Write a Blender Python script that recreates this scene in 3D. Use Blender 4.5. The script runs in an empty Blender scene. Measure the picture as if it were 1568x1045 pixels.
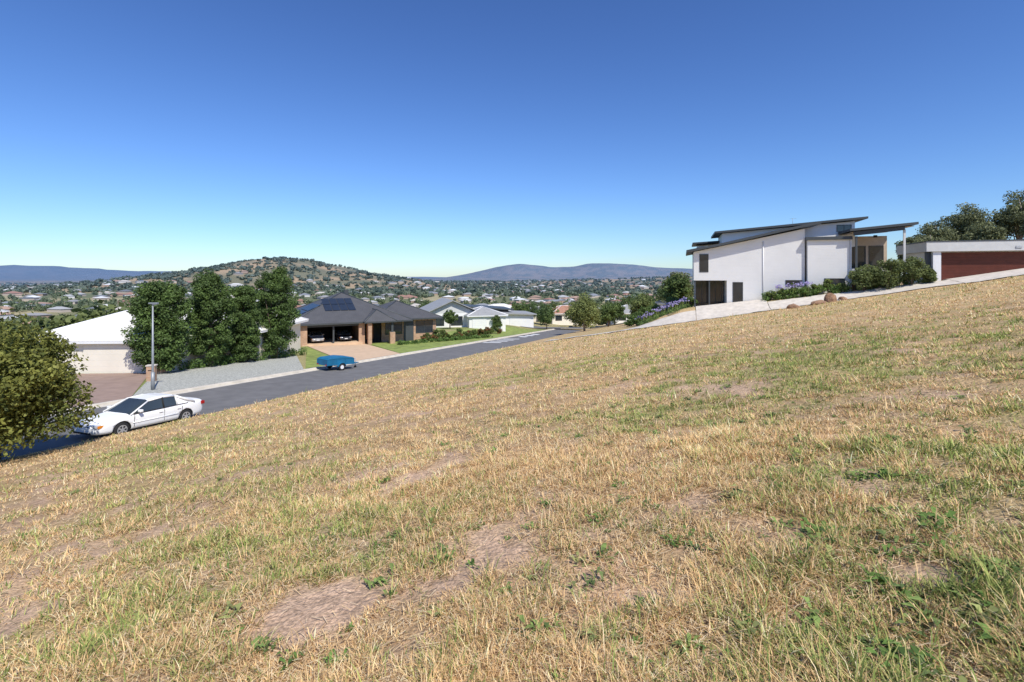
import bpy, math, numpy as np
from mathutils import Vector, Matrix, Euler
rng=np.random.default_rng(7)
sc=bpy.context.scene
# ------------------------------------------------------------------ helpers
CA,SA=0.949,0.316      # street frame: u along the street, v across it (to the right)
ROT=-math.atan2(SA,CA)
def XY(u,v): return SA*u+CA*v, CA*u-SA*v
def UV(X,Y): return SA*X+CA*Y, CA*X-SA*Y
def ss(a,b,x):
    t=np.clip((x-a)/(b-a),0,1); return t*t*(3-2*t)
def vnoise(x,y,seed=0):
    x=np.asarray(x,float); y=np.asarray(y,float)
    xi=np.floor(x).astype(np.int64); yi=np.floor(y).astype(np.int64)
    fx=x-xi; fy=y-yi; fx=fx*fx*(3-2*fx); fy=fy*fy*(3-2*fy)
    def h(a,b):
        n=(a*374761393+b*668265263+seed*974634777)&0xffffffff
        n=((n^(n>>13))*1274126177)&0xffffffff
        n=(n^(n>>16))&0xffffffff
        return n/4294967295.0
    return (h(xi,yi)*(1-fx)+h(xi+1,yi)*fx)*(1-fy)+(h(xi,yi+1)*(1-fx)+h(xi+1,yi+1)*fx)*fy
def fbm(x,y,seed=0,o=4):
    s=0;a=.5;t=0
    for i in range(o):
        s=s+a*vnoise(x*2**i,y*2**i,seed+i*17); t+=a; a*=.5
    return s/t
VN,VF=-21.26,-28.75
def ga(X,Y,cx,cy,sx,sy,h): return h*np.exp(-((X-cx)/sx)**2/2-((Y-cy)/sy)**2/2)
def H(u,v,micro=True):
    u=np.asarray(u,float); v=np.asarray(v,float)
    X,Y=XY(u,v)
    G=np.minimum(-1.7+.147*X-.108*Y,24)
    R=-5-.059*Y
    b=np.where(v>VN,G,R+1.0*ss(-33,-42,v)*ss(60,95,u))
    amp=np.clip(1.65-.044*v,.55,1.65)
    b=b+amp*ss(60.5,65.3,u)*ss(-7,1,v)*(1-ss(90,120,u))
    if micro:
        b=b+np.where((v>VN+.3)&(u<64),(fbm(X*.8,Y*.8,3,3)-.5)*.16+(fbm(X*4,Y*4,9,2)-.5)*.05,0)*ss(VN+.3,VN+2,v)
    V=-38+10*(fbm(X/420,Y/420,5,3)-.5)
    s=1-(1-ss(135,460,Y-1.0*np.maximum(X-30,0)))*(1-ss(58,240,-v))
    b=b*(1-s)+V*s
    rough=.8+.4*fbm(X/160,Y/160,21,4)
    hills=ga(X,Y,-805,1800,110,260,44)+ga(X,Y,-820,1850,300,420,46)+ga(X,Y,-1090,1750,150,260,22)+ga(X,Y,-590,1900,190,300,17)
    hills=hills+ga(X,Y,420,2600,700,500,18)+ga(X,Y,1500,2700,600,500,38)
    far=ga(X,Y,150,9000,470,900,170)+ga(X,Y,-500,9200,520,900,85)+ga(X,Y,1650,9000,540,900,168)+ga(X,Y,900,9300,700,900,110)+ga(X,Y,2900,9100,900,900,150)+ga(X,Y,4600,9000,1100,900,130)
    far=far+ga(X,Y,-11500,12000,1300,1300,195)+ga(X,Y,-9600,12200,1200,1300,145)+ga(X,Y,-7600,12000,1000,1300,110)+ga(X,Y,-4000,12500,2400,1300,70)+ga(X,Y,-13500,12000,1500,1300,170)
    return b+hills*rough+far*(.8+.38*fbm(X/700,Y/700,31,4))
def Hxy(X,Y): 
    u,v=UV(X,Y); return float(H(u,v,False))

def link(o,parent=None):
    sc.collection.objects.link(o)
    if parent is not None: o.parent=parent
    return o
def empty(name,loc=(0,0,0),rz=0,rot=None):
    e=bpy.data.objects.new(name,None); e.location=loc; e.rotation_euler=rot or (0,0,rz); e.empty_display_size=.3
    return link(e)
def np_mesh(name,V,F,mat,col=None,parent=None,smooth=False):
    V=np.asarray(V,np.float32); F=np.asarray(F,np.int32)
    me=bpy.data.meshes.new(name); me.vertices.add(len(V)); me.vertices.foreach_set('co',V.ravel())
    m,k=F.shape; me.loops.add(m*k); me.loops.foreach_set('vertex_index',F.ravel())
    me.polygons.add(m); me.polygons.foreach_set('loop_start',np.arange(0,m*k,k,dtype=np.int32))
    me.update(calc_edges=True)
    if smooth: me.polygons.foreach_set('use_smooth',np.ones(m,bool))
    if col is not None:
        a=me.attributes.new('Col','FLOAT_COLOR','POINT'); c=np.ones((len(V),4),np.float32); c[:,:3]=col
        a.data.foreach_set('color',c.ravel())
    me.materials.append(mat)
    return link(bpy.data.objects.new(name,me),parent)
def pmesh(name,V,F,mats,parent=None,mi=None,smooth=False,bevel=0):
    me=bpy.data.meshes.new(name); me.from_pydata([tuple(map(float,p)) for p in V],[],F)
    if not isinstance(mats,(list,tuple)): mats=[mats]
    for m in mats: me.materials.append(m)
    if mi: 
        for p,i in zip(me.polygons,mi): p.material_index=i
    if smooth:
        for p in me.polygons: p.use_smooth=True
    me.update()
    o=link(bpy.data.objects.new(name,me),parent)
    if bevel:
        b=o.modifiers.new('bevel','BEVEL'); b.width=bevel; b.segments=2
    return o
def box(name,x0,x1,y0,y1,z0,z1,mat,parent=None,bevel=0):
    V=[(x0,y0,z0),(x1,y0,z0),(x1,y1,z0),(x0,y1,z0),(x0,y0,z1),(x1,y0,z1),(x1,y1,z1),(x0,y1,z1)]
    F=[(0,3,2,1),(4,5,6,7),(0,1,5,4),(1,2,6,5),(2,3,7,6),(3,0,4,7)]
    return pmesh(name,V,F,mat,parent,bevel=bevel)
def prism(name,prof,y0,y1,mat,parent=None,bevel=0):
    n=len(prof); V=[(x,y0,z) for x,z in prof]+[(x,y1,z) for x,z in prof]
    F=[tuple(range(n)),tuple(range(2*n-1,n-1,-1))]+[(i,i+n,(i+1)%n+n,(i+1)%n) for i in range(n)]
    return pmesh(name,V,F,mat,parent,bevel=bevel)
def tube_vf(pts,rad,n=8):
    V=[];F=[];pts=[Vector(p) for p in pts]
    for i,p in enumerate(pts):
        t=(pts[min(i+1,len(pts)-1)]-pts[max(i-1,0)]).normalized()
        a=t.orthogonal().normalized() if abs(t.z)<.99 else Vector((1,0,0)); a=(Vector((0,1,0.01)).cross(t)).normalized() if abs(t.y)<.95 else a
        b=t.cross(a)
        for k in range(n):
            g=2*math.pi*k/n; V.append(tuple(p+(a*math.cos(g)+b*math.sin(g))*rad[i]))
    for i in range(len(pts)-1):
        for k in range(n):
            F.append((i*n+k,i*n+(k+1)%n,(i+1)*n+(k+1)%n,(i+1)*n+k))
    F.append(tuple(range(n-1,-1,-1))); F.append(tuple(range((len(pts)-1)*n,len(pts)*n)))
    return V,F
def tube(name,pts,rad,mat,parent=None,n=10):
    V,F=tube_vf(pts,rad if hasattr(rad,'__len__') else [rad]*len(pts),n)
    return pmesh(name,V,F,mat,parent,smooth=True)
# ------------------------------------------------------------------ materials
def mat(name,col,rough=.7,var=.15,scale=3,bump=0,metal=0,detail=4,spec=.4,bscale=None,siding=0,coat=0,brick=None,rib=0):
    m=bpy.data.materials.new(name); m.use_nodes=True; nt=m.node_tree; N=nt.nodes; L=nt.links
    p=N['Principled BSDF']; p.inputs['Roughness'].default_value=rough; p.inputs['Metallic'].default_value=metal
    p.inputs['Specular IOR Level'].default_value=spec; p.inputs['Coat Weight'].default_value=coat
    g=N.new('ShaderNodeNewGeometry')
    nz=N.new('ShaderNodeTexNoise'); nz.inputs['Scale'].default_value=scale; nz.inputs['Detail'].default_value=detail
    L.new(g.outputs['Position'],nz.inputs['Vector'])
    r=N.new('ShaderNodeMapRange'); r.inputs[1].default_value=.3; r.inputs[2].default_value=.7
    r.inputs[3].default_value=1-var; r.inputs[4].default_value=1+var
    L.new(nz.outputs[0],r.inputs[0])
    vm=N.new('ShaderNodeVectorMath'); vm.operation='SCALE'; vm.inputs[0].default_value=col; L.new(r.outputs[0],vm.inputs['Scale'])
    L.new(vm.outputs[0],p.inputs['Base Color'])
    if brick:
        tc=N.new('ShaderNodeTexCoord'); sp=N.new('ShaderNodeSeparateXYZ'); L.new(tc.outputs['Object'],sp.inputs[0])
        ad=N.new('ShaderNodeMath'); ad.operation='ADD'; L.new(sp.outputs[0],ad.inputs[0]); L.new(sp.outputs[1],ad.inputs[1])
        cb=N.new('ShaderNodeCombineXYZ'); L.new(ad.outputs[0],cb.inputs[0]); L.new(sp.outputs[2],cb.inputs[1])
        bt=N.new('ShaderNodeTexBrick'); bt.inputs['Scale'].default_value=1; bt.inputs['Brick Width'].default_value=.24; bt.inputs['Row Height'].default_value=.086
        bt.inputs['Mortar Size'].default_value=.01; bt.inputs['Color1'].default_value=(*col,1); bt.inputs['Color2'].default_value=(*brick,1); bt.inputs['Mortar'].default_value=(.35,.3,.25,1)
        L.new(cb.outputs[0],bt.inputs['Vector']); L.new(bt.outputs[0],vm.inputs[0])
    if siding:
        sp=N.new('ShaderNodeSeparateXYZ'); L.new(g.outputs['Position'],sp.inputs[0])
        d=N.new('ShaderNodeMath'); d.operation='DIVIDE'; d.inputs[1].default_value=siding; L.new(sp.outputs[2],d.inputs[0])
        f=N.new('ShaderNodeMath'); f.operation='FRACT'; L.new(d.outputs[0],f.inputs[0])
        bp=N.new('ShaderNodeBump'); bp.inputs['Distance'].default_value=.03; bp.inputs['Strength'].default_value=.9
        L.new(f.outputs[0],bp.inputs['Height']); L.new(bp.outputs[0],p.inputs['Normal'])
    elif rib:
        tc=N.new('ShaderNodeTexCoord'); sp=N.new('ShaderNodeSeparateXYZ'); L.new(tc.outputs['Object'],sp.inputs[0])
        d=N.new('ShaderNodeMath'); d.operation='MULTIPLY'; d.inputs[1].default_value=2*math.pi/rib; L.new(sp.outputs[0],d.inputs[0])
        f=N.new('ShaderNodeMath'); f.operation='SINE'; L.new(d.outputs[0],f.inputs[0])
        bp=N.new('ShaderNodeBump'); bp.inputs['Distance'].default_value=.02; bp.inputs['Strength'].default_value=.6
        L.new(f.outputs[0],bp.inputs['Height']); L.new(bp.outputs[0],p.inputs['Normal'])
    elif bump:
        n2=N.new('ShaderNodeTexNoise'); n2.inputs['Scale'].default_value=bscale or scale*6; n2.inputs['Detail'].default_value=3
        L.new(g.outputs['Position'],n2.inputs['Vector'])
        bp=N.new('ShaderNodeBump'); bp.inputs['Distance'].default_value=bump; L.new(n2.outputs[0],bp.inputs['Height']); L.new(bp.outputs[0],p.inputs['Normal'])
    return m
def leafmat(name,trans=.25,rough=.55,mul=1.0):
    m=bpy.data.materials.new(name); m.use_nodes=True; nt=m.node_tree; N=nt.nodes; L=nt.links
    p=N['Principled BSDF']; p.inputs['Roughness'].default_value=rough; p.inputs['Specular IOR Level'].default_value=.25
    a=N.new('ShaderNodeAttribute'); a.attribute_name='Col'
    vm=N.new('ShaderNodeVectorMath'); vm.operation='SCALE'; vm.inputs['Scale'].default_value=mul; L.new(a.outputs['Color'],vm.inputs[0])
    L.new(vm.outputs[0],p.inputs['Base Color'])
    t=N.new('ShaderNodeBsdfTranslucent'); L.new(vm.outputs[0],t.inputs['Color'])
    mx=N.new('ShaderNodeMixShader'); mx.inputs[0].default_value=trans
    L.new(p.outputs[0],mx.inputs[1]); L.new(t.outputs[0],mx.inputs[2]); L.new(mx.outputs[0],N['Material Output'].inputs[0])
    return m
def glassmat(name,col=(.02,.025,.03),rough=.05):
    m=bpy.data.materials.new(name); m.use_nodes=True; N=m.node_tree.nodes; L=m.node_tree.links; p=N['Principled BSDF']
    p.inputs['Roughness'].default_value=rough; p.inputs['Specular IOR Level'].default_value=.8
    g=N.new('ShaderNodeNewGeometry'); nz=N.new('ShaderNodeTexNoise'); nz.inputs['Scale'].default_value=.6; L.new(g.outputs['Position'],nz.inputs['Vector'])
    r=N.new('ShaderNodeValToRGB'); r.color_ramp.elements[0].color=(*[c*.5 for c in col],1); r.color_ramp.elements[1].color=(*[c*2 for c in col],1)
    L.new(nz.outputs[0],r.inputs[0]); L.new(r.outputs[0],p.inputs['Base Color'])
    return m
mg=bpy.data.materials.new('ground_dry_grass'); mg.use_nodes=True
N=mg.node_tree.nodes; L=mg.node_tree.links; p=N['Principled BSDF']; p.inputs['Roughness'].default_value=.95; p.inputs['Specular IOR Level'].default_value=.1
a=N.new('ShaderNodeAttribute'); a.attribute_name='Col'; g=N.new('ShaderNodeNewGeometry')
prev=a.outputs['Color']
for scl,lo,hi,det in ((45,.6,1.35,6),(9,.74,1.25,5),(.9,.88,1.12,4)):
    nz=N.new('ShaderNodeTexNoise'); nz.inputs['Scale'].default_value=scl; nz.inputs['Detail'].default_value=det; L.new(g.outputs['Position'],nz.inputs['Vector'])
    r=N.new('ShaderNodeMapRange'); r.inputs[1].default_value=.3; r.inputs[2].default_value=.7; r.inputs[3].default_value=lo; r.inputs[4].default_value=hi; L.new(nz.outputs[0],r.inputs[0])
    vm=N.new('ShaderNodeVectorMath'); vm.operation='SCALE'; L.new(prev,vm.inputs[0]); L.new(r.outputs[0],vm.inputs['Scale']); prev=vm.outputs[0]
L.new(prev,p.inputs['Base Color'])
nz=N.new('ShaderNodeTexNoise'); nz.inputs['Scale'].default_value=22; nz.inputs['Detail'].default_value=5; L.new(g.outputs['Position'],nz.inputs['Vector'])
bp=N.new('ShaderNodeBump'); bp.inputs['Distance'].default_value=.05; bp.inputs['Strength'].default_value=.7; L.new(nz.outputs[0],bp.inputs['Height']); L.new(bp.outputs[0],p.inputs['Normal'])

M=dict(
 asphalt=mat('asphalt',(.155,.15,.145),.9,.14,1.2,.004,bscale=60),
 concrete=mat('concrete',(.60,.54,.46),.85,.12,2,.002),
 kerb=mat('kerb_concrete',(.58,.53,.44),.85,.15,1.5),
 tandrive=mat('tan_concrete',(.60,.43,.28),.85,.1,1.5),
 browndrive=mat('brown_driveway',(.32,.225,.175),.85,.12,1.5),
 gravel=mat('gravel',(.40,.40,.35),.95,.45,9,.03,bscale=25,detail=6),
 lawn=mat('lawn_green',(.24,.29,.07),.9,.35,1.3,.03,bscale=20,detail=6),
 paint=mat('white_line_paint',(.75,.75,.72),.6,.1,5),
 whiteboard=mat('white_weatherboard',(.86,.85,.82),.5,.03,.6,siding=.17),
 whitewall=mat('white_render',(.80,.79,.76),.6,.04,1),
 cream=mat('cream_wall',(.78,.72,.61),.6,.04,1),
 charcoal=mat('charcoal_fascia',(.06,.068,.072),.5,.08,2),
 greyfascia=mat('grey_fascia',(.58,.58,.56),.5,.05,2),
 roofdark=mat('charcoal_roof',(.085,.085,.088),.6,.1,1,rib=.3),
 roofgrey=mat('grey_roof',(.32,.32,.31),.55,.1,1,rib=.3),
 roofwhite=mat('white_metal_roof',(.76,.73,.66),.5,.04,1,rib=.3),
 rt=mat('terracotta_roof',(.38,.20,.13),.8,.2,2,rib=.3),
 solar=mat('solar_panel',(.025,.035,.055),.35,.1,2,spec=.4),
 brick=mat('brick',(.44,.24,.135),.85,.15,2,brick=(.54,.33,.19)),
 redtimber=mat('red_timber_door',(.105,.024,.013),.5,.12,2,siding=.3),
 orangefence=mat('orange_timber',(.42,.13,.05),.7,.2,3,siding=.15),
 soffit=mat('timber_ceiling',(.52,.41,.30),.7,.08,2),
 door=mat('garage_door_cream',(.82,.76,.64),.55,.04,1,siding=.45),
 doorwhite=mat('garage_door_white',(.80,.80,.78),.55,.04,1,siding=.45),
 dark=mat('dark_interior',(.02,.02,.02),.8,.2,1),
 steel=mat('galvanised_steel',(.30,.32,.33),.5,.1,3,metal=.3),
 white=mat('white_plastic',(.78,.78,.78),.4,.03,3),
 bark=mat('bark',(.13,.095,.07),.95,.35,6,.03),
 palebark=mat('pale_bark',(.33,.28,.23),.9,.35,4,.03),
 carwhite=mat('car_paint_white',(.86,.86,.84),.35,.02,1,coat=.25,spec=.3),
 cardark=mat('car_paint_dark',(.03,.035,.045),.25,.05,1,coat=.6),
 carsilver=mat('car_paint_silver',(.4,.4,.4),.3,.03,1,metal=.3,coat=.6),
 rubber=mat('rubber',(.02,.02,.021),.85,.2,6),
 rim=mat('alloy_rim',(.5,.5,.5),.35,.05,5,metal=.4),
 lamp_red=mat('tail_lamp_red',(.35,.01,.01),.2,.1,5),
 lamp_clear=mat('headlamp_lens',(.45,.47,.5),.1,.1,5,spec=.8),
 amber=mat('amber_lens',(.75,.25,.02),.3,.1,5),
 blue=mat('blue_paint',(.012,.14,.27),.45,.15,2),
 rock=mat('rock',(.30,.18,.11),.95,.35,5,.05),
)
M['glass']=glassmat('window_glass'); M['carglass']=glassmat('car_glass',(.03,.04,.045),.05)
M['leaf']=leafmat('foliage_leaves',.3,.6,1.8); M['grassblade']=leafmat('grass_blades',.25,.75,1.15)
M['leafless']=leafmat('suburb_paint',0,.7)
# ------------------------------------------------------------------ world, sun, camera
w=bpy.data.worlds.new("World"); sc.world=w; w.use_nodes=True; wn=w.node_tree.nodes; wl=w.node_tree.links
EL,AZ=math.radians(52),math.radians(149)
sky=wn.new('ShaderNodeTexSky'); sky.sky_type='NISHITA'; sky.sun_disc=False; sky.sun_elevation=EL; sky.sun_rotation=AZ
sky.altitude=200; sky.air_density=1.1; sky.dust_density=.2; sky.ozone_density=3.2
tn=wn.new('ShaderNodeMix'); tn.data_type='RGBA'; tn.blend_type='MULTIPLY'; tn.inputs[0].default_value=1; tn.inputs[7].default_value=(.80/7,.96/7,1.24/7,1)
gm=wn.new('ShaderNodeGamma'); gm.inputs['Gamma'].default_value=1.24
bk=wn.new('ShaderNodeMix'); bk.data_type='RGBA'; bk.blend_type='MULTIPLY'; bk.inputs[0].default_value=1; bk.inputs[7].default_value=(7,7,7,1)
wl.new(sky.outputs[0],tn.inputs[6]); wl.new(tn.outputs[2],gm.inputs[0]); wl.new(gm.outputs[0],bk.inputs[6]); wl.new(bk.outputs[2],wn['Background'].inputs[0]); wn['Background'].inputs[1].default_value=.122
sd=Vector((math.sin(AZ)*math.cos(EL),math.cos(AZ)*math.cos(EL),math.sin(EL)))
sl=bpy.data.lights.new('sun','SUN'); sl.energy=5.0; sl.angle=math.radians(.5); sl.color=(1,.955,.87)
so=link(bpy.data.objects.new('sun',sl)); so.rotation_euler=sd.to_track_quat('Z','Y').to_euler(); so.location=(0,-10,40)
cam=bpy.data.cameras.new('camera'); cam.lens=18; cam.sensor_width=36; cam.shift_y=-.062; cam.clip_end=40000; cam.clip_start=.05
co=link(bpy.data.objects.new('camera',cam)); co.location=(0,0,0); co.rotation_euler=(math.radians(90),0,0); sc.camera=co
sc.view_settings.view_transform='Standard'; sc.view_settings.look='None'; sc.view_settings.exposure=0

# ------------------------------------------------------------------ ground sheet
def greenness(X,Y):
    near=1-ss(10,28,Y)
    g=ss(.52,.72,fbm(X*.22+3,Y*.22,41,4))*(.3+.4*near)+ss(.50,.70,fbm(X*.9,Y*.9,43,3))*(.22+.5*ss(-1,4,X)*near)
    for cx,cy,r,a_ in ((8.3,12.6,2.8,.9),(5.5,11,1.6,.5),(-2.2,5,1.2,.7),(3.4,4.4,1.2,.6),(2.9,2.7,.9,.55),(-7,12,2,.35),(-5,7,1.6,.4),(9,7.5,2,.45),(-3.5,3.6,1.0,.6),(-1,4,.5,.3),(6,5,1.4,.5),(13,16,3,.5),(-4.5,9.5,1.5,.35)):
        g=g+a_*np.exp(-((X-cx)**2+(Y-cy)**2)/r**2)
    g=g*(.3+.7*ss(.38,.62,fbm(X*2.6,Y*2.6,47,3)))
    return np.clip(g,0,1)
def bare(X,Y):
    b=ss(.60,.76,fbm(X*.7+9,Y*.7,51,4))*.7+ss(.6,.75,fbm(X*3.1,Y*3.1,53,3))*.6
    wob=.75+.5*fbm(X*5,Y*5,57,3)
    for cx,cy,r,a_ in ((-1.36,3.5,.36,2.2),(-1.1,3.62,.2,1.6),(4.1,10.3,.8,.9),(-8.5,19,1.2,.4),(1.55,4.4,.3,.9),(0.9,3.1,.25,.8),(1.5,2.6,.22,.9)):
        b=b+a_*np.exp(-((X-cx)**2+(Y-cy)**2)/(r*wob)**2)
    return np.clip(b,0,1)
def shs(lo,hi,n0,a_=6.0):
    A=math.asinh(lo/a_); B=math.asinh(hi/a_); n=int((B-A)/n0)
    return np.sinh(np.linspace(A,B,n))*a_
vl=shs(-15000,9000,.0195); ul=shs(-400,16000,.0195)
spec=np.array([VF-.35,VF-.34,VN+.17,VN+.18]); vl=vl[(vl<VF-.6)|(vl>VN+.4)|((vl>VF+.5)&(vl<VN-.5))]
vl=np.sort(np.concatenate([vl,spec]))
U,V=np.meshgrid(ul,vl,indexing='ij'); Z=H(U,V)
cor=(V>VF-.345)&(V<VN+.175)&(U<140)
Z=Z-np.where(cor,.42,0)
X,Y=XY(U,V)
c=lambda *a_: np.array(a_,float)
def mixc(A,B,t): return A*(1-t[...,None])+B*t[...,None]
D=np.sqrt(X**2+Y**2)
col=mixc(c(.49,.33,.175),c(.40,.27,.14),ss(.35,.65,fbm(X*.35,Y*.35,61,4)))
col=mixc(col,c(.35,.235,.13),ss(.5,.7,fbm(X*1.5,Y*1.5,62,3))*.5)
col=mixc(col,c(.29,.28,.105),greenness(X,Y)*.65)
col=mixc(col,c(.52,.355,.24),bare(X,Y)*.9)
col=mixc(col,mixc(c(.58,.41,.215),c(.42,.36,.165),np.clip(ss(.45,.65,fbm(X*.12,Y*.12,64,4))*.6+greenness(X,Y)*.5,0,1)),ss(14,40,D)*.75)
far_side=ss(-28,-30,V)
lawnish=mixc(c(.36,.31,.15),c(.22,.25,.085),ss(.4,.6,fbm(X*.08,Y*.08,63,4)))
col=mixc(col,lawnish,far_side)
val=np.clip(ss(100,170,Y)+ss(55,80,-V),0,1)
vc=mixc(c(.15,.16,.065),c(.40,.34,.18),ss(.46,.66,fbm(X/130,Y/130,71,5)))
col=mixc(col,vc,val)
hillc=mixc(c(.19,.17,.075),c(.44,.31,.165),ss(.38,.62,fbm(X/90,Y/90,73,5)))
col=mixc(col,hillc,ss(1200,1500,D))
def painted_haze(cl,D):  # aerial haze painted into base colours: bluer with distance from the origin
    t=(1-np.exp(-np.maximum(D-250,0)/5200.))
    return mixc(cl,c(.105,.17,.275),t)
col=painted_haze(col,D)
nu,nv=U.shape; idx=np.arange(nu*nv).reshape(nu,nv)
F=np.stack([idx[:-1,:-1],idx[1:,:-1],idx[1:,1:],idx[:-1,1:]],-1).reshape(-1,4)[:,::-1]
np_mesh('ground',np.stack([X,Y,Z],-1).reshape(-1,3),F,mg,col.reshape(-1,3),smooth=True)

def drape(name,quad,m,off=.03,nu=30,nv=16,parent=None,fn=None):
    a_,b_,c_,d_=[np.array(q,float) for q in quad]
    s,t=np.meshgrid(np.linspace(0,1,nu),np.linspace(0,1,nv),indexing='ij'); s=s[...,None];t=t[...,None]
    P=(a_*(1-s)+b_*s)*(1-t)+(d_*(1-s)+c_*s)*t
    x,y=XY(P[...,0],P[...,1]); z=(fn or H)(P[...,0],P[...,1])+off
    i=np.arange(nu*nv).reshape(nu,nv)
    F=np.stack([i[:-1,:-1],i[1:,:-1],i[1:,1:],i[:-1,1:]],-1).reshape(-1,4)
    V3=np.stack([x,y,z],-1).reshape(-1,3)
    n=np.cross(V3[F[0,1]]-V3[F[0,0]],V3[F[0,2]]-V3[F[0,0]])
    if n[2]<0: F=F[:,::-1]
    return np_mesh(name,V3,F,m,parent=parent,smooth=True)
def Rz(u,v):     # street surface with a 2% crossfall towards the lot
    x,y=XY(u,v); return -5-.059*y-.16*(np.clip(v,VF,VN)-VF)/(VN-VF)
UEND=118
drape('asphalt_road',[(-60,VF),(UEND+4,VF),(UEND+4,VN),(-60,VN)],M['asphalt'],-.12,60,4,fn=Rz)
drape('cross_street_road',[(UEND,-75),(UEND+8,-75),(UEND+8,26),(UEND,26)],M['asphalt'],.10,8,60)
def kerb(name,v_in,sgn,u0,u1,bn=.16,gut=.32):
    n=80; us=np.linspace(u0,u1,n); prof=[(v_in-sgn*gut,-.116),(v_in-sgn*.02,-.10),(v_in,.0),(v_in+sgn*.02,.02),(v_in+sgn*bn,.022),(v_in+sgn*bn,-.3)]
    V3=[];k=len(prof)
    for u in us:
        for v,z in prof:
            x,y=XY(u,v); V3.append((x,y,float(Rz(u,v_in))+z))
    F=[]
    for i in range(n-1):
        for j in range(k-1):
            F.append((i*k+j,(i+1)*k+j,(i+1)*k+j+1,i*k+j+1))
    return pmesh(name,V3,F,M['kerb'])
kerb('concrete_kerb',VN,1,-60,UEND)
kerb('concrete_kerb',VF,-1,-60,UEND,bn=.33,gut=.4)
def marking(name,us,v0,v1,du,sk=0):
    V3=[];F=[]
    for u in us:
        for (a_,b_) in ((u,v0),(u+du,v0),(u+du+sk,v1),(u+sk,v1)):
            x,y=XY(a_,b_); V3.append((x,y,float(Rz(a_,b_))-.115))
        k=len(V3); F.append((k-4,k-3,k-2,k-1))
    pmesh(name,V3,F,M['paint'])
marking('road_marking',[70,73,76,79],-28.0,-25.6,1.1,1.2)
marking('road_marking',[86,90,94],-27.6,-26.2,2.2,0)
drape('garage_driveway',[(11,-28.95),(20.2,-28.95),(28.4,-38.6),(25.0,-46)],M['browndrive'],.03)
drape('gravel_verge',[(20.35,-29.1),(34.0,-29.1),(44.0,-38.6),(28.5,-38.2)],M['gravel'],.03)
u1,v1=UV(-26.6,66.4); u2,v2=UV(-20.2,70.4)
drape('tan_driveway',[(39.5,-28.95),(48.8,-28.95),(u2,v2),(u1,v1)],M['tandrive'],.04)
drape('green_lawn',[(34.2,-29.1),(39.3,-29.1),(u1,v1-.2),(46,-39)],M['lawn'],.03)
drape('green_lawn',[(49,-29.1),(112,-29.1),(112,-38.5),(u2+.6,v2+.2)],M['lawn'],.035,60,20)
drape('house_driveway',[(60.4,1.5),(60.4,9),(65.6,9),(65.6,1.5)],M['concrete'],.07)
drape('house_driveway',[(59.8,-16),(60.4,1.45),(63.6,1.45),(63.4,-16)],M['concrete'],.07)
drape('house_driveway',[(60.6,9.05),(61.2,26),(64.2,26),(63.6,9.05)],M['concrete'],.08)
drape('house_driveway',[(61,26.05),(61,42),(66,42),(66,26.05)],M['concrete'],.08)

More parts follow.
